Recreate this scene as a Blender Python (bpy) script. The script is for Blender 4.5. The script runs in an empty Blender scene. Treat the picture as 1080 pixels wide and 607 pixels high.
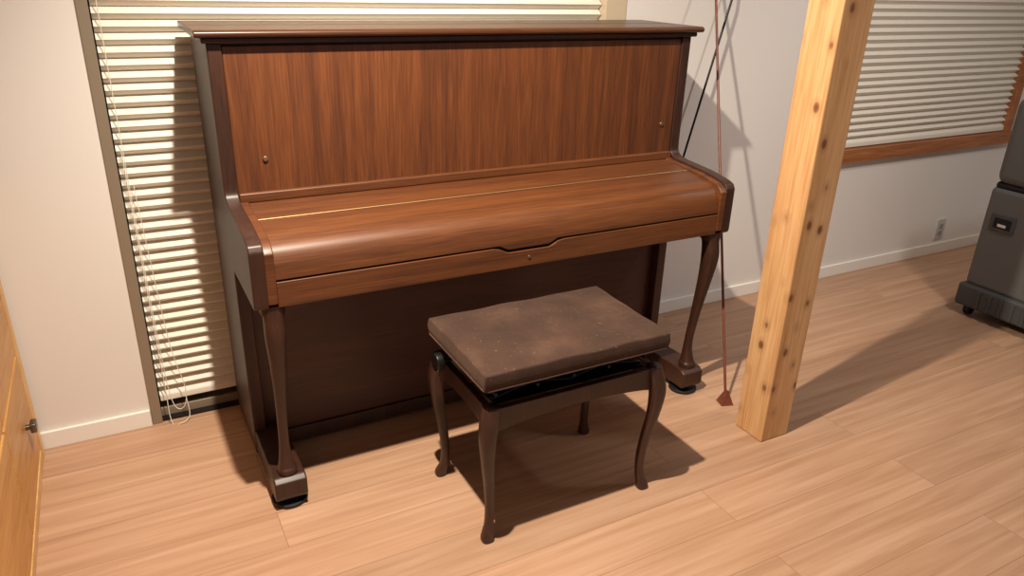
import bpy, bmesh, math, random
from mathutils import Vector, Matrix
random.seed(4)
S=bpy.context.scene
COL=bpy.context.collection
S.view_settings.view_transform='Standard'

# ---------------------------------------------------------------- materials
def srgb(r,g,b):
    f=lambda c:(c/255/12.92) if c/255<=.04045 else ((c/255+.055)/1.055)**2.4
    return (f(r),f(g),f(b),1)
def mat(name,col,rough=.5,metal=0,**kw):
    m=bpy.data.materials.new(name); m.use_nodes=True
    b=m.node_tree.nodes['Principled BSDF']
    b.inputs['Base Color'].default_value=col; b.inputs['Roughness'].default_value=rough
    b.inputs['Metallic'].default_value=metal
    for k,v in kw.items(): b.inputs[k].default_value=v
    return m
def ramp(nt,stops):
    n=nt.nodes.new('ShaderNodeValToRGB'); cr=n.color_ramp
    while len(cr.elements)<len(stops): cr.elements.new(.5)
    for e,(p,c) in zip(cr.elements,stops): e.position=p; e.color=c
    return n
def wood(name,dark,mid,light,scale,rough=.3,coat=0.,fine=1.,bump=.0,knots=False,dist=.6):
    """scale = (x,y,z) stretch; small number = along the grain"""
    m=mat(name,mid,rough); nt=m.node_tree; L=nt.links; b=nt.nodes['Principled BSDF']
    b.inputs['Coat Weight'].default_value=coat; b.inputs['Coat Roughness'].default_value=.28
    tc=nt.nodes.new('ShaderNodeTexCoord'); mp=nt.nodes.new('ShaderNodeMapping'); mp.inputs['Scale'].default_value=scale
    L.new(tc.outputs['Object'],mp.inputs['Vector'])
    n1=nt.nodes.new('ShaderNodeTexNoise'); n1.inputs['Scale'].default_value=.55; n1.inputs['Detail'].default_value=5; n1.inputs['Distortion'].default_value=dist
    L.new(mp.outputs['Vector'],n1.inputs['Vector'])
    n2=nt.nodes.new('ShaderNodeTexNoise'); n2.inputs['Scale'].default_value=4.5; n2.inputs['Detail'].default_value=4
    L.new(mp.outputs['Vector'],n2.inputs['Vector'])
    mx=nt.nodes.new('ShaderNodeMix'); mx.data_type='FLOAT'; mx.inputs[0].default_value=.5*fine
    L.new(n1.outputs['Fac'],mx.inputs[2]); L.new(n2.outputs['Fac'],mx.inputs[3])
    r=ramp(nt,[(.36,dark),(.5,mid),(.64,light)]); L.new(mx.outputs[0],r.inputs['Fac'])
    out=r.outputs['Color']
    if knots:
        mp2=nt.nodes.new('ShaderNodeMapping'); mp2.inputs['Scale'].default_value=(15,15,10); mp2.inputs['Location'].default_value=(.3,.7,.2); L.new(tc.outputs['Object'],mp2.inputs['Vector'])
        v=nt.nodes.new('ShaderNodeTexVoronoi'); v.inputs['Scale'].default_value=1; L.new(mp2.outputs['Vector'],v.inputs['Vector'])
        kr=ramp(nt,[(0,(1,1,1,1)),(.12,(.8,.8,.8,1)),(.17,(.25,.25,.25,1)),(.34,(0,0,0,1))]); L.new(v.outputs['Distance'],kr.inputs['Fac'])
        mk=nt.nodes.new('ShaderNodeMix'); mk.data_type='RGBA'; L.new(kr.outputs['Color'],mk.inputs[0]); L.new(out,mk.inputs[6]); mk.inputs[7].default_value=srgb(112,64,34)
        out=mk.outputs[2]
    L.new(out,b.inputs['Base Color'])
    if bump:
        bp=nt.nodes.new('ShaderNodeBump'); bp.inputs['Strength'].default_value=bump; bp.inputs['Distance'].default_value=.002
        L.new(n2.outputs['Fac'],bp.inputs['Height']); L.new(bp.outputs['Normal'],b.inputs['Normal'])
    return m

M_up=wood('walnut_panel',srgb(72,38,17),srgb(92,49,22),srgb(110,62,29),(60,60,2.0),.48,.05)
M_key=wood('walnut_horizontal',srgb(74,40,19),srgb(92,51,24),srgb(108,63,31),(2.0,55,55),.46,.06)
M_lid=wood('walnut_lid',srgb(58,31,17),srgb(72,40,22),srgb(86,50,28),(2.6,55,55),.36,.18)
M_dark=wood('dark_walnut',srgb(42,22,14),srgb(54,29,18),srgb(65,36,22),(40,40,3),.46,.06)
M_low=wood('lower_mahogany',srgb(54,26,16),srgb(64,31,19),srgb(74,37,23),(2,40,36),.46,.06)
M_bench=wood('bench_wood',srgb(44,25,18),srgb(56,32,23),srgb(67,40,29),(25,25,3),.42,.1)
M_post=wood('pine_post',srgb(186,136,88),srgb(208,162,112),srgb(224,183,136),(26,26,1.1),.6,0,.9,.2,True)
M_sill=wood('cedar_trim',srgb(132,78,42),srgb(158,98,56),srgb(178,116,70),(2,30,30),.5)
M_cab=wood('oak_cabinet',srgb(182,124,60),srgb(202,146,76),srgb(214,162,94),(30,2,26),.45,.1)
M_cabl=wood('oak_cabinet_light',srgb(200,152,92),srgb(216,172,112),srgb(228,188,130),(30,20,2),.45,.1)
M_stick=wood('stick_wood',srgb(96,50,38),srgb(114,62,46),srgb(132,74,56),(40,40,2),.4)
M_brass=mat('dull_brass',srgb(176,140,96),.45,.7)
M_knob=mat('panel_knob_metal',srgb(150,120,96),.4,.8)
M_steel=mat('steel',srgb(120,118,114),.3,1)
M_black=mat('black_metal',srgb(24,22,22),.35,.3)
M_rubber=mat('black_rubber',srgb(20,20,21),.6)
M_alu=mat('frame_bronze',srgb(142,128,110),.45,.2)
M_cord=mat('white_cord',srgb(226,220,206),.6)
M_slat=mat('shade_fabric',srgb(228,222,210),.8)
M_white=mat('white_trim',srgb(236,232,226),.45)
M_plate=mat('outlet_plate',srgb(190,188,182),.4)
M_pl=mat('grey_plastic',srgb(94,95,94),.6)
M_pl2=mat('grey_plastic_dark',srgb(66,67,68),.6)
M_gap=mat('gap_black',srgb(12,8,6),.8)
M_felt=mat('label_white',srgb(210,210,205),.5)
M_glass=mat('night_glass',srgb(8,9,11),.05)
def wallmat(n,c):
    m=mat(n,c,.8); nt=m.node_tree; b=nt.nodes['Principled BSDF']
    t=nt.nodes.new('ShaderNodeTexNoise'); t.inputs['Scale'].default_value=180
    tc=nt.nodes.new('ShaderNodeTexCoord'); nt.links.new(tc.outputs['Object'],t.inputs['Vector'])
    bp=nt.nodes.new('ShaderNodeBump'); bp.inputs['Strength'].default_value=.15; bp.inputs['Distance'].default_value=.001
    nt.links.new(t.outputs['Fac'],bp.inputs['Height']); nt.links.new(bp.outputs['Normal'],b.inputs['Normal'])
    return m
M_wall=wallmat('wall_vinyl',srgb(226,221,216)); M_ceil=wallmat('ceiling_vinyl',srgb(235,232,226))
# velvet seat: brushed nap + a few dusty specks
M_vel=mat('brown_velvet',srgb(92,58,42),.95); b=M_vel.node_tree.nodes['Principled BSDF']
b.inputs['Sheen Weight'].default_value=.2; b.inputs['Sheen Roughness'].default_value=.4; b.inputs['Sheen Tint'].default_value=srgb(210,175,150)
nt=M_vel.node_tree; t=nt.nodes.new('ShaderNodeTexNoise'); t.inputs['Scale'].default_value=6; t.inputs['Detail'].default_value=7; t.inputs['Roughness'].default_value=.6
tc=nt.nodes.new('ShaderNodeTexCoord'); nt.links.new(tc.outputs['Object'],t.inputs['Vector'])
r=ramp(nt,[(.34,srgb(52,34,25)),(.52,srgb(66,44,33)),(.68,srgb(84,60,46)),(.8,srgb(120,94,76))]); nt.links.new(t.outputs['Fac'],r.inputs['Fac'])
t2=nt.nodes.new('ShaderNodeTexNoise'); t2.inputs['Scale'].default_value=120; t2.inputs['Detail'].default_value=2; nt.links.new(tc.outputs['Object'],t2.inputs['Vector'])
sp=ramp(nt,[(.68,(0,0,0,1)),(.76,(.45,.45,.45,1))]); nt.links.new(t2.outputs['Fac'],sp.inputs['Fac'])
mk=nt.nodes.new('ShaderNodeMix'); mk.data_type='RGBA'; nt.links.new(sp.outputs['Color'],mk.inputs[0]); nt.links.new(r.outputs['Color'],mk.inputs[6]); mk.inputs[7].default_value=srgb(150,124,104)
nt.links.new(mk.outputs[2],b.inputs['Base Color'])
bp=nt.nodes.new('ShaderNodeBump'); bp.inputs['Strength'].default_value=.25; bp.inputs['Distance'].default_value=.002; nt.links.new(t2.outputs['Fac'],bp.inputs['Height']); nt.links.new(bp.outputs['Normal'],b.inputs['Normal'])
# floor: laminate planks running along x
def floormat():
    m=mat('floor_planks',srgb(205,160,130),.42); nt=m.node_tree; L=nt.links; b=nt.nodes['Principled BSDF']
    tc=nt.nodes.new('ShaderNodeTexCoord')
    br=nt.nodes.new('ShaderNodeTexBrick'); L.new(tc.outputs['Object'],br.inputs['Vector'])
    br.inputs['Scale'].default_value=1; br.inputs['Brick Width'].default_value=1.8; br.inputs['Row Height'].default_value=.148
    br.inputs['Mortar Size'].default_value=.0010; br.inputs['Mortar Smooth'].default_value=.4
    br.inputs['Color1'].default_value=(0,0,0,1); br.inputs['Color2'].default_value=(1,1,1,1); br.inputs['Mortar'].default_value=(.5,.5,.5,1); br.offset=.37
    ad=nt.nodes.new('ShaderNodeVectorMath'); ad.operation='MULTIPLY_ADD'; L.new(br.outputs['Color'],ad.inputs[0]); ad.inputs[1].default_value=(7,13,5); L.new(tc.outputs['Object'],ad.inputs[2])
    mp=nt.nodes.new('ShaderNodeMapping'); mp.inputs['Scale'].default_value=(1.3,30,1); L.new(ad.outputs[0],mp.inputs['Vector'])
    n=nt.nodes.new('ShaderNodeTexNoise'); n.inputs['Scale'].default_value=1.3; n.inputs['Detail'].default_value=6; n.inputs['Roughness'].default_value=.55; n.inputs['Distortion'].default_value=.4; L.new(mp.outputs[0],n.inputs['Vector'])
    r=ramp(nt,[(.3,srgb(165,127,99)),(.5,srgb(180,142,114)),(.7,srgb(192,156,129))]); L.new(n.outputs['Fac'],r.inputs['Fac'])
    hs=nt.nodes.new('ShaderNodeHueSaturation'); L.new(r.outputs['Color'],hs.inputs['Color'])
    mr=nt.nodes.new('ShaderNodeMapRange'); mr.inputs['To Min'].default_value=.90; mr.inputs['To Max'].default_value=1.04; L.new(br.outputs['Color'],mr.inputs['Value']); L.new(mr.outputs[0],hs.inputs['Value'])
    mx=nt.nodes.new('ShaderNodeMix'); mx.data_type='RGBA'; L.new(br.outputs['Fac'],mx.inputs[0]); L.new(hs.outputs['Color'],mx.inputs[6]); mx.inputs[7].default_value=srgb(136,100,78)
    L.new(mx.outputs[2],b.inputs['Base Color'])
    return m
M_floor=floormat()

# ---------------------------------------------------------------- geometry helpers
def obj(name,me,m,parent=None,smooth=False):
    o=bpy.data.objects.new(name,me); COL.objects.link(o)
    if m: 
        for mm in (m if isinstance(m,(list,tuple)) else [m]): me.materials.append(mm)
    if smooth:
        for p in me.polygons: p.use_smooth=True
    if parent:
        o.parent=parent; o.matrix_parent_inverse=Matrix.Translation(parent.location).inverted()
    return o
def bevel(o,w,seg=2,ang=30):
    if w>0:
        b=o.modifiers.new('bevel','BEVEL'); b.width=w; b.segments=seg; b.limit_method='ANGLE'; b.angle_limit=math.radians(ang)
        for p in o.data.polygons: p.use_smooth=True
        w2=o.modifiers.new('wn','WEIGHTED_NORMAL'); w2.keep_sharp=True
def add_box(bm,lo,hi):
    vs=[bm.verts.new((x,y,z)) for x in (lo[0],hi[0]) for y in (lo[1],hi[1]) for z in (lo[2],hi[2])]
    for f in ((0,1,3,2),(4,6,7,5),(0,4,5,1),(2,3,7,6),(0,2,6,4),(1,5,7,3)): bm.faces.new([vs[i] for i in f])
def fin(bm,name):
    bmesh.ops.recalc_face_normals(bm,faces=bm.faces[:])
    me=bpy.data.meshes.new(name); bm.to_mesh(me); bm.free(); return me
def box(name,lo,hi,m,parent=None,bev=.0,seg=2):
    bm=bmesh.new(); add_box(bm,lo,hi); o=obj(name,fin(bm,name),m,parent); bevel(o,bev,seg); return o
def boxes(name,lst,m,parent=None,bev=0):
    bm=bmesh.new()
    for lo,hi in lst: add_box(bm,lo,hi)
    o=obj(name,fin(bm,name),m,parent); bevel(o,bev); return o
def prof_x(name,prof,x0,x1,m,parent=None,bev=0,seg=2):
    """extrude a (y,z) outline along x"""
    bm=bmesh.new(); a=[bm.verts.new((x0,y,z)) for y,z in prof]; c=[bm.verts.new((x1,y,z)) for y,z in prof]
    n=len(prof); bm.faces.new(a); bm.faces.new(c[::-1])
    for i in range(n): bm.faces.new((a[i],a[(i+1)%n],c[(i+1)%n],c[i]))
    o=obj(name,fin(bm,name),m,parent); bevel(o,bev,seg); return o
def prof_y(name,prof,y0,y1,m,parent=None,bev=0):
    bm=bmesh.new(); a=[bm.verts.new((x,y0,z)) for x,z in prof]; c=[bm.verts.new((x,y1,z)) for x,z in prof]
    n=len(prof); bm.faces.new(a); bm.faces.new(c[::-1])
    for i in range(n): bm.faces.new((a[i],a[(i+1)%n],c[(i+1)%n],c[i]))
    o=obj(name,fin(bm,name),m,parent); bevel(o,bev); return o
def cr(pts,n):
    """catmull-rom resample of tuples"""
    out=[]; P=[pts[0]]+list(pts)+[pts[-1]]
    for i in range(1,len(P)-2):
        for k in range(n):
            t=k/n; out.append(tuple(.5*((2*b)+(-a+c)*t+(2*a-5*b+4*c-d)*t*t+(-a+3*b-3*c+d)*t**3) for a,b,c,d in zip(P[i-1],P[i],P[i+1],P[i+2])))
    out.append(tuple(pts[-1])); return out
def leg(name,st,m,parent,power=3.,n=20,sub=6):
    """loft of horizontal rounded-square rings: (x,y,z,rx,ry)"""
    st=cr(st,sub); bm=bmesh.new(); rings=[]
    for x,y,z,rx,ry in st:
        ring=[]
        for k in range(n):
            a=2*math.pi*(k+.5)/n; c,s=math.cos(a),math.sin(a); q=(abs(c)**power+abs(s)**power)**(-1/power)
            ring.append(bm.verts.new((x+rx*q*c,y+ry*q*s,z)))
        rings.append(ring)
    for r0,r1 in zip(rings,rings[1:]):
        for k in range(n): bm.faces.new((r0[k],r0[(k+1)%n],r1[(k+1)%n],r1[k]))
    bm.faces.new(rings[0]); bm.faces.new(rings[-1][::-1])
    o=obj(name,fin(bm,name),m,parent,True); return o
def tube(name,pts,r,m,parent=None,smooth=True):
    cu=bpy.data.curves.new(name,'CURVE'); cu.dimensions='3D'; cu.bevel_depth=r; cu.bevel_resolution=4; cu.use_fill_caps=True
    s=cu.splines.new('POLY'); s.points.add(len(pts)-1)
    for p,q in zip(s.points,pts): p.co=(*q,1)
    t=bpy.data.objects.new('tmp',cu); COL.objects.link(t)
    dg=bpy.context.evaluated_depsgraph_get(); me=bpy.data.meshes.new_from_object(t.evaluated_get(dg)); bpy.data.objects.remove(t)
    me.name=name; return obj(name,me,m,parent,smooth)
def cyl(name,c,axis,r,h,m,parent=None,bev=0,n=32):
    bm=bmesh.new(); bmesh.ops.create_cone(bm,cap_ends=True,segments=n,radius1=r,radius2=r,depth=h)
    q=Vector((0,0,1)).rotation_difference(Vector(axis)); bmesh.ops.transform(bm,matrix=Matrix.Translation(c)@q.to_matrix().to_4x4(),verts=bm.verts[:])
    o=obj(name,fin(bm,name),m,parent); bevel(o,bev or .0005,2,50); return o
def empty(name,loc):
    e=bpy.data.objects.new(name,None); e.location=loc; e.empty_display_size=.1; COL.objects.link(e); return e

# ---------------------------------------------------------------- room
WY=.02; XL,XR,YF,ZC=-1.45,4.4,-4.2,2.5
box('floor',(XL-.1,YF,-.1),(XR+.1,.25,0),M_floor)
box('ceiling',(XL-.1,YF,ZC),(XR+.1,.25,ZC+.1),M_ceil)
box('wall_left',(XL-.1,YF,0),(XL,WY,ZC),M_wall)
box('wall_right',(XR,YF,0),(XR+.1,WY,ZC),M_wall)
A0,A1,AZ=-.266,1.49,2.1
B0,B1,BZ0,BZ1=2.64,4.12,.66,1.95
boxes('wall_back',[((XL-.1,WY,0),(A0,.2,ZC)),((A0,WY,AZ),(A1,.2,ZC)),((A1,WY,0),(B0-.02,.2,ZC)),
   ((B0-.02,WY,0),(B1+.02,.2,BZ0-.04)),((B0-.02,WY,BZ1+.02),(B1+.02,.2,ZC)),((B1+.02,WY,0),(XR+.1,.2,ZC))],M_wall)
box('baseboard_left',(-.575,.008,0),(A0-.002,WY,.058),M_white,None,.002)
box('baseboard_right',(A1+.002,.008,0),(XR-.005,WY,.058),M_white,None,.002)
def shade(x0,x1,z0,z1,y,parent):
    """pleated (zig-zag) fabric shade"""
    bm=bmesh.new(); pitch=.0335; d=.0115; z=z0+.012; rows=[]
    k=0
    while z<z1+.001:
        yy=y-d if k%2==0 else y+d
        rows.append((bm.verts.new((x0,yy,z)),bm.verts.new((x1,yy,z))))
        z+=pitch*(.5); k+=1
    for a,c in zip(rows,rows[1:]): bm.faces.new((a[0],a[1],c[1],c[0]))
    o=obj('pleats',fin(bm,'pleats'),M_slat,parent)
    sm=o.modifiers.new('s','SOLIDIFY'); sm.thickness=.0006
    box('bottom_rail',(x0,y-.013,z0-.010),(x1,y+.013,z0+.012),M_slat,parent,.003)
    box('head_rail',(x0,y-.02,z1),(x1,y+.02,z1+.04),M_slat,parent,.003)
w=empty('window_1',(.6,WY,0))
boxes('frame',[((A0,WY-.006,0),(A0+.03,.19,AZ)),((A0,WY,AZ-.04),(A1,.19,AZ)),((A0+.03,.05,0),(A1-.09,.19,.035))],M_alu,w,.002)
box('frame_side',(A1-.09,WY-.004,0),(A1,.19,AZ),mat('beige_frame',srgb(200,184,158),.5),w,.002)
box('glass',(A0+.03,.15,.035),(A1-.09,.156,AZ-.04),M_glass,w)
box('track',(A0+.03,WY+.002,.0),(A1-.09,.05,.006),M_black,w)
bl=empty('pleated_shade',(.6,.06,.08)); shade(A0+.034,A1-.093,.075,AZ-.09,.052,bl)
cx=-.215
tube('pull_cord_1',cr([(cx,.026,2.0),(cx,.026,1.0),(cx+.006,.020,.3),(cx+.016,.010,.08),(cx+.045,-.002,.05),(cx+.060,0,.12),(cx+.035,.016,.3),(cx+.012,.026,.8)],10),.0012,M_cord,bl)
tube('pull_cord_2',cr([(cx-.004,.022,.9),(cx+.002,.012,.2),(cx+.004,-.004,.012),(cx+.03,-.02,.004),(cx+.06,-.008,.02),(cx+.058,0,.09)],10),.0013,M_cord,bl)
w=empty('window_2',(3.4,WY,.66))
boxes('frame',[((B0-.05,WY-.03,BZ0-.06),(B1+.05,.018,BZ0)),((B0-.019,.018,BZ0-.039),(B1+.019,.19,BZ0)),
  ((B0-.05,WY-.012,BZ0),(B0,.018,BZ1)),((B0-.019,.018,BZ0),(B0,.19,BZ1)),((B1,WY-.012,BZ0),(B1+.05,.018,BZ1)),((B1,.018,BZ0),(B1+.019,.19,BZ1)),
  ((B0-.05,WY-.012,BZ1),(B1+.05,.018,BZ1+.05)),((B0-.019,.018,BZ1),(B1+.019,.19,BZ1+.019))],M_sill,w)
box('glass',(B0,.15,BZ0),(B1,.156,BZ1),M_glass,w)
bl=empty('pleated_shade.001',(3.4,.05,.7)); shade(B0+.002,B1-.001,BZ0+.014,BZ1-.045,.036,bl)
e=empty('wall_outlet',(3.76,WY,.14))
box('plate',(3.725,WY-.007,.08),(3.795,WY,.2),M_plate,e,.003)
boxes('sockets',[((3.745,WY-.010,.147),(3.775,WY-.006,.172)),((3.745,WY-.010,.105),(3.775,WY-.006,.130))],mat('socket_grey',srgb(150,148,144),.4),e,.001)

# ---------------------------------------------------------------- piano
W=1.52
P=empty('upright_piano',(W/2,-.3,0))
prof_x('lid',[(0,1.226),(0,1.244),(-.336,1.244),(-.345,1.239),(-.345,1.231),(-.338,1.226)],-.028,W+.03,M_lid,P,.003,3)
boxes('lid_moulding',[((-.012,-.33,1.212),(W+.014,0,1.226))],M_dark,P,.004)
box('lid_hinge',(-.02,-.17,1.2438),(W+.02,-.168,1.2446),M_knob,P)
side=[(0,.02),(0,1.212),(-.318,1.212),(-.318,.86)]+cr([(-.318,.86),(-.322,.832),(-.342,.817),(-.38,.811),(-.50,.803),(-.585,.79)],5)[1:]+[(-.605,.783),(-.614,.768),(-.614,.628),(-.608,.618),(-.325,.618),(-.318,.60),(-.318,.02)]
prof_x('side_left',side,0,.036,M_dark,P,.004,3); prof_x('side_right',side,W-.036,W,M_dark,P,.004,3)
cheek=[(-.30,.815)]+[(-.34,.806),(-.50,.797),(-.585,.784),(-.604,.772),(-.6145,.76),(-.6145,.63),(-.30,.63)]
prof_x('cheek_left',cheek,.034,.058,M_key,P,.003); prof_x('cheek_right',cheek,W-.058,W-.034,M_key,P,.003)
box('back_frame',(.03,-.03,.05),(W-.03,-.002,1.21),M_dark,P)
box('upper_panel',(.036,-.312,.83),(W-.036,-.285,1.205),M_up,P,.003)
box('panel_shadow_gap',(.036,-.30,1.200),(W-.036,-.10,1.213),M_dark,P)
box('music_rail',(.036,-.326,.806),(W-.036,-.285,.832),M_key,P,.004)
for i,(x,z) in enumerate(((.114,.919),(1.434,.928))):
    cyl(f'panel_knob_{i+1}',(x,-.314,z),(0,1,0),.007,.008,M_knob,P,.002)
box('key_bed',(.03,-.600,.618),(W-.03,-.03,.655),M_dark,P,.003)
x0,x1=.058,W-.058
n0,n1=.665,.855
slip=[(x0,.620),(x1,.620),(x1,.686),(n1+.02,.686)]+[(n1,.682),(n1-.02,.672),(n1-.03,.668),(n0+.03,.668),(n0+.02,.672),(n0,.682),(n0-.02,.686),(x0,.686)]
prof_y('key_slip',slip,-.612,-.595,M_key,P,.002)
box('key_slip_gap',(x0,-.600,.66),(x1,-.57,.70),M_gap,P)
fall_top=cr([(-.322,.806),(-.40,.798),(-.48,.790),(-.550,.780),(-.586,.764),(-.603,.737),(-.609,.708),(-.610,.692)],5)
fall=fall_top+[(-.57,.692),(-.53,.74),(-.40,.775),(-.322,.785)]
fb=prof_x('fallboard',fall,x0,x1,M_key,P,.0)
for p in fb.data.polygons: p.use_smooth=True
fb.modifiers.new('e','EDGE_SPLIT').split_angle=math.radians(40)
lip=[(n0-.022,.694),(n0+.002,.690),(n0+.02,.681),(n0+.03,.677),(n1-.03,.677),(n1-.02,.681),(n1-.002,.690),(n1+.022,.694)]
prof_y('fallboard_lip',lip,-.610,-.585,M_key,P,.0015)
tube('fallboard_hinge',[(x0,-.440,.7928),(x1,-.440,.7928)],.0024,M_brass,P)
box('hinge_seam',(x0,-.4465,.7915),(x1,-.444,.7938),M_gap,P)
cyl('lock',(.76,-.613,.648),(0,1,0),.005,.003,M_knob,P)
box('lower_panel',(.036,-.285,.06),(W-.036,-.262,.618),M_low,P,.003)
box('bottom_rail',(.036,-.295,.015),(W-.036,-.25,.062),M_dark,P,.003)
for nm,sx in (('left',0),('right',1)):
    xc=.047 if not sx else W-.047
    prof_x('toe_'+nm,[(-.30,.028),(-.30,.10),(-.40,.094),(-.52,.100),(-.575,.098),(-.592,.086),(-.594,.040),(-.585,.028)],xc-.044,xc+.044,M_dark,P,.005,3)
    s=-1 if not sx else 1
    leg('leg_'+nm,[(xc,-.574,.622,.030,.034),(xc,-.576,.600,.030,.033),(xc,-.584,.585,.025,.027),(xc+.001*s,-.590,.53,.025,.027),(xc,-.582,.45,.0205,.022),(xc,-.564,.34,.015,.017),(xc,-.548,.23,.013,.014),(xc,-.544,.17,.0145,.015),(xc,-.549,.125,.021,.022),(xc,-.552,.112,.026,.026),(xc,-.552,.097,.026,.026)],M_dark,P)
    cyl('caster_'+nm,(xc,-.545,.0205),(1,0,0),.02,.022,M_rubber,P,.003)
    cyl('caster_cup_'+nm,(xc,-.545,.006),(0,0,1),.05,.012,M_rubber,P,.003)
    cyl('rear_caster_'+nm,(xc,-.06,.02),(1,0,0),.02,.022,M_rubber,P,.003)

# ---------------------------------------------------------------- bench
B=empty('piano_bench',(.73,-.785,0))
bx0,bx1,by0,by1=.452,1.006,-.962,-.607
bm=bmesh.new(); NX,NY=64,44; g={}
tuft=[(-.55,.1),(-.5,-.45),(-.05,-.15),(.15,.45),(.5,.05),(.45,-.5)]
for i in range(NX+1):
    for j in range(NY+1):
        u=i/NX*2-1; v=j/NY*2-1
        x=(bx0+bx1)/2+u*(bx1-bx0)/2; y=(by0+by1)/2+v*(by1-by0)/2
        h=.513+.012*(1-u**4)*(1-v**4)
        for a,c in tuft: h-=.006*math.exp(-(((u-a)*.277)**2+((v-c)*.178)**2)/.0005)
        h+=.0018*math.sin(u*9+v*3)*math.cos(v*6-u*2)
        g[i,j]=bm.verts.new((x,y,h))
for i in range(NX):
    for j in range(NY): bm.faces.new((g[i,j],g[i+1,j],g[i+1,j+1],g[i,j+1]))
brd=[g[i,0] for i in range(NX)]+[g[NX,j] for j in range(NY)]+[g[i,NY] for i in range(NX,0,-1)]+[g[0,j] for j in range(NY,0,-1)]
prev=brd
for z,ins in ((.508,-.001),(.488,-.003),(.468,0.)):
    new=[]
    for v0 in brd:
        x,y=v0.co.x,v0.co.y; cxm,cym=(bx0+bx1)/2,(by0+by1)/2
        new.append(bm.verts.new((x+ (ins*(-1 if x<cxm else 1)*-1 if abs(abs(x-cxm)-(bx1-bx0)/2)<1e-5 else 0), y+(ins*(-1 if y<cym else 1)*-1 if abs(abs(y-cym)-(by1-by0)/2)<1e-5 else 0), z)))
    for k in range(len(brd)): bm.faces.new((prev[k],new[k],new[(k+1)%len(brd)],prev[(k+1)%len(brd)]))
    prev=new
bm.faces.new(prev)
o=obj('seat_cushion',fin(bm,'cushion'),M_vel,B,True); bevel(o,.012,4,50)
box('seat_board',(bx0+.012,by0+.012,.456),(bx1-.012,by1-.012,.470),M_bench,B,.002)
c=[(bx0,by0),(bx1,by0),(bx1,by1),(bx0,by1)]
ry=.012; pp=[]
for (x,y),(ax,ay),a0 in zip(c,((1,1),(-1,1),(-1,-1),(1,-1)),(180,270,0,90)):
    for k in range(6):
        a=math.radians(a0+90*k/5); pp.append((x+ax*ry+ry*math.cos(a),y+ay*ry+ry*math.sin(a),.468))
pp.append(pp[0]); tube('piping',pp,.003,M_vel,B)
fx0,fx1,fy0,fy1=.478,.982,-.940,-.632
def apron(name,a,c2,fixed,axis):
    n=14; pr=[]
    for k in range(n+1):
        t=k/n; pr.append((a+(c2-a)*t,.335+.022*math.sin(math.pi*t)**.7))
    pr+= [(c2,.405),(a,.405)]
    if axis=='x': return prof_y(name,pr,fixed-.010,fixed+.010,M_bench,B,.002)
    return prof_x(name,pr,fixed-.010,fixed+.010,M_bench,B,.002)
apron('apron_front',fx0,fx1,fy0,'x'); apron('apron_back',fx0,fx1,fy1,'x'); apron('apron_left',fy0,fy1,fx0,'y'); apron('apron_right',fy0,fy1,fx1,'y')
k=0
for X,sx in ((fx0,-1),(fx1,1)):
    for Y,sy in ((fy0,-1),(fy1,1)):
        k+=1
        st=[(0,.410,.020),(0.001,.395,.022),(.008,.36,.023),(.012,.32,.021),(.008,.25,.0165),(-.002,.17,.0135),(-.007,.10,.012),(-.005,.05,.012),(.0,.025,.015),(.003,.010,.017),(.003,0.0,.016)]
        leg(f'leg_{k}',[(X+sx*d,Y+sy*d,z,r,r) for d,z,r in st],M_bench,B)
for Y in (-.90,-.67):
    for a,c3 in (((.50,.405),(.74,.455)),((.74,.405),(.50,.455)),((.72,.405),(.96,.455)),((.96,.405),(.72,.455))):
        tube('lift_bar',[(a[0],Y,a[1]),(c3[0],Y,c3[1])],.005,M_black,B)
for X in (.50,.62,.73,.84,.96): tube('lift_rod',[(X,-.925,.43),(X,-.645,.43)],.0045,M_black,B)
box('lift_plate',(.50,-.92,.398),(.96,-.65,.404),M_black,B)
cyl('height_knob_left',(.440,-.70,.425),(1,0,0),.026,.022,M_black,B,.004)
cyl('height_knob_right',(1.018,-.70,.425),(1,0,0),.026,.022,M_black,B,.004)
tube('knob_shaft',[(.445,-.70,.425),(1.01,-.70,.425)],.005,M_black,B)

# ---------------------------------------------------------------- post
box('wooden_post',(1.478,-.932,0),(1.598,-.814,ZC),M_post,None,.005,2)
E=empty('wooden_stick',(1.543,-.696,0))
tube('shaft',[(1.543,-.696,.012),(1.84,-.035,1.43),(1.856,.008,1.52)],.0048,M_stick,E)
bm=bmesh.new(); bmesh.ops.create_cone(bm,cap_ends=True,segments=4,radius1=.032,radius2=.007,depth=.05)
bmesh.ops.transform(bm,matrix=Matrix.Translation((1.545,-.692,.025))@Matrix.Rotation(.5,4,'Z'),verts=bm.verts[:])
obj('foot',fin(bm,'foot'),M_stick,E)
E=empty('black_pole',(1.60,-.06,0))
tube('pole',[(1.60,-.06,.005),(1.80,-.045,.775),(1.948,-.03,1.316),(2.02,.012,1.60)],.0045,M_black,E)
cyl('pole_tip',(1.60,-.06,.008),(0,0,1),.009,.016,M_rubber,E)

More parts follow.
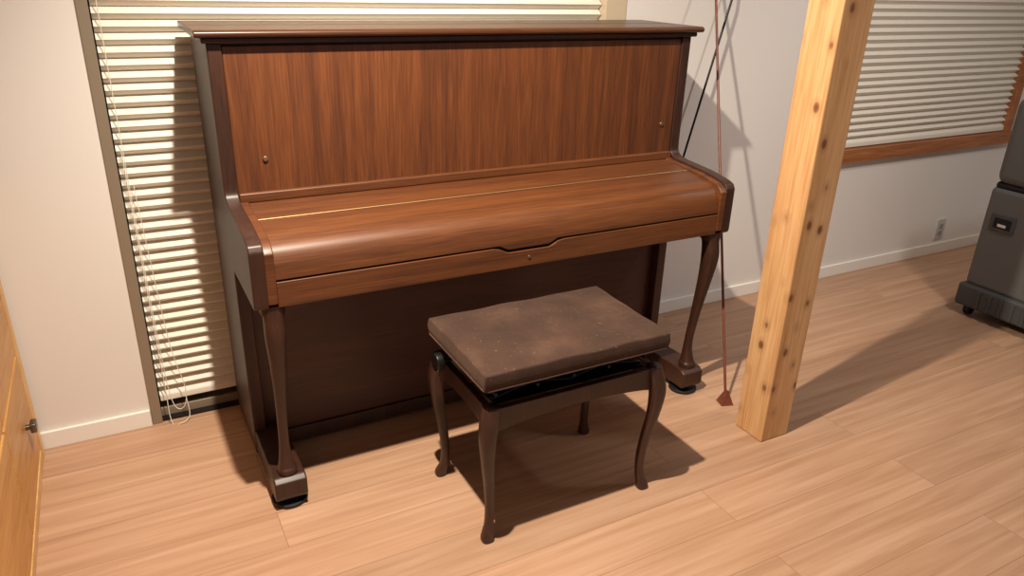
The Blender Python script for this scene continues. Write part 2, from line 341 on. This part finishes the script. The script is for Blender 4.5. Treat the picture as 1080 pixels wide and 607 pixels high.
# ---------------------------------------------------------------- cabinet at left
C=empty('wooden_cabinet',(-.8,-.6,0))
cy0,cy1,cz=-1.35,.0,.86
box('carcass',(-1.02,cy0,.0),(-.592,cy1,cz),M_cabl,C,.003)
box('top',(-1.03,cy0-.01,cz),(-.565,cy1+.004,cz+.025),M_cabl,C,.004)
box('side_stile',(-.594,-.04,.0),(-.570,-.001,cz),M_cabl,C,.003)
box('plinth',(-.594,cy0,.0),(-.572,-.045,.035),M_cabl,C,.002)
zs=[.035,.36,.84]
ys=[(-.46,-.045),(-.90,-.47),(-1.34,-.91)]
for i,(a,c4) in enumerate(ys):
    for j in range(2):
        box(f'door_{i}_{j}',(-.594,a,zs[j]+.006),(-.573,c4,zs[j+1]-.006),M_cab,C,.004)
cyl('latch_stem',(-.567,-.19,.20),(1,0,0),.008,.014,M_steel,C,.001)
box('latch_knob',(-.562,-.208,.187),(-.546,-.172,.215),M_steel,C,.004)

# ---------------------------------------------------------------- grey equipment case
D=empty('equipment_case',(3.4,-.9,0))
dx0,dx1,dy0,dy1=3.10,3.62,-1.14,-.545
def rbox(name,lo,hi,m,par,b): return box(name,lo,hi,m,par,b,4)
rbox('base',(dx0-.02,dy0-.01,.045),(dx1+.02,dy1+.012,.15),M_pl2,D,.015)
rbox('lower_body',(dx0,dy0,.14),(dx1,dy1,.60),M_pl,D,.025)
rbox('seam',(dx0+.008,dy0+.008,.585),(dx1-.008,dy1-.008,.625),M_gap,D,.02)
rbox('upper_body',(dx0,dy0,.61),(dx1,dy1-.0,.985),M_pl,D,.045)
boxes('ribs',[((dx0-.026,dy1-.10-.05*i,.055),(dx0-.015,dy1-.085-.05*i,.135)) for i in range(9)],M_pl2,D,.002)
box('handle_bezel',(dx0-.006,-.69,.415),(dx0+.02,-.585,.49),M_pl2,D,.004)
box('handle_recess',(dx0-.0075,-.675,.43),(dx0+.0,-.60,.475),M_gap,D,.002)
boxes('label',[((dx0-.0085,-.655,.438),(dx0-.006,-.62,.45))],M_felt,D)
for i,(x,y) in enumerate(((dx0+.03,dy1-.04),(dx0+.03,dy0+.04),(dx1-.03,dy1-.04),(dx1-.03,dy0+.04))):
    cyl(f'caster_{i+1}',(x,y,.026),(0,1,0),.026,.03,M_rubber,D,.004)

# ---------------------------------------------------------------- lights
def spot(name,loc,tgt,e,col,ang,blend,size):
    l=bpy.data.lights.new(name,'SPOT'); l.energy=e; l.color=col; l.spot_size=math.radians(ang); l.spot_blend=blend; l.shadow_soft_size=size
    o=bpy.data.objects.new(name,l); COL.objects.link(o); o.location=loc
    o.rotation_euler=(Vector(tgt)-Vector(loc)).to_track_quat('-Z','Y').to_euler(); return o
spot('ceiling_downlight',(.14,-1.10,2.30),(.85,-.72,0),345,(1,.875,.72),130,1.,.022)
spot('right_fill_spot',(2.5,-1.5,2.38),(2.95,-.25,.3),72,(1,.95,.90),120,1.,.10)  # added fill spot, not a room fixture; brightens the right-hand wall
wd=bpy.data.worlds.new('World'); S.world=wd; wd.use_nodes=True
wd.node_tree.nodes['Background'].inputs[0].default_value=(.92,.93,1,1); wd.node_tree.nodes['Background'].inputs[1].default_value=.24

# ---------------------------------------------------------------- camera
def cam():
    a,b,c=[math.radians(t) for t in (23.0492,28.7702,-1.8392)]
    fw=Vector((math.sin(b)*math.cos(a),math.cos(b)*math.cos(a),-math.sin(a)))
    r=Vector((math.cos(b),-math.sin(b),0)); d=fw.cross(r)
    r2=r*math.cos(c)+d*math.sin(c); d2=-r*math.sin(c)+d*math.cos(c)
    m=Matrix((r2,-d2,-fw)).transposed().to_4x4(); m.translation=(-.2397,-2.3372,1.3970)
    cd=bpy.data.cameras.new('camera'); cd.sensor_width=36; cd.sensor_fit='HORIZONTAL'; cd.lens=786.6*36/1080; cd.clip_start=.05
    o=bpy.data.objects.new('camera',cd); COL.objects.link(o); o.matrix_world=m; S.camera=o
cam()
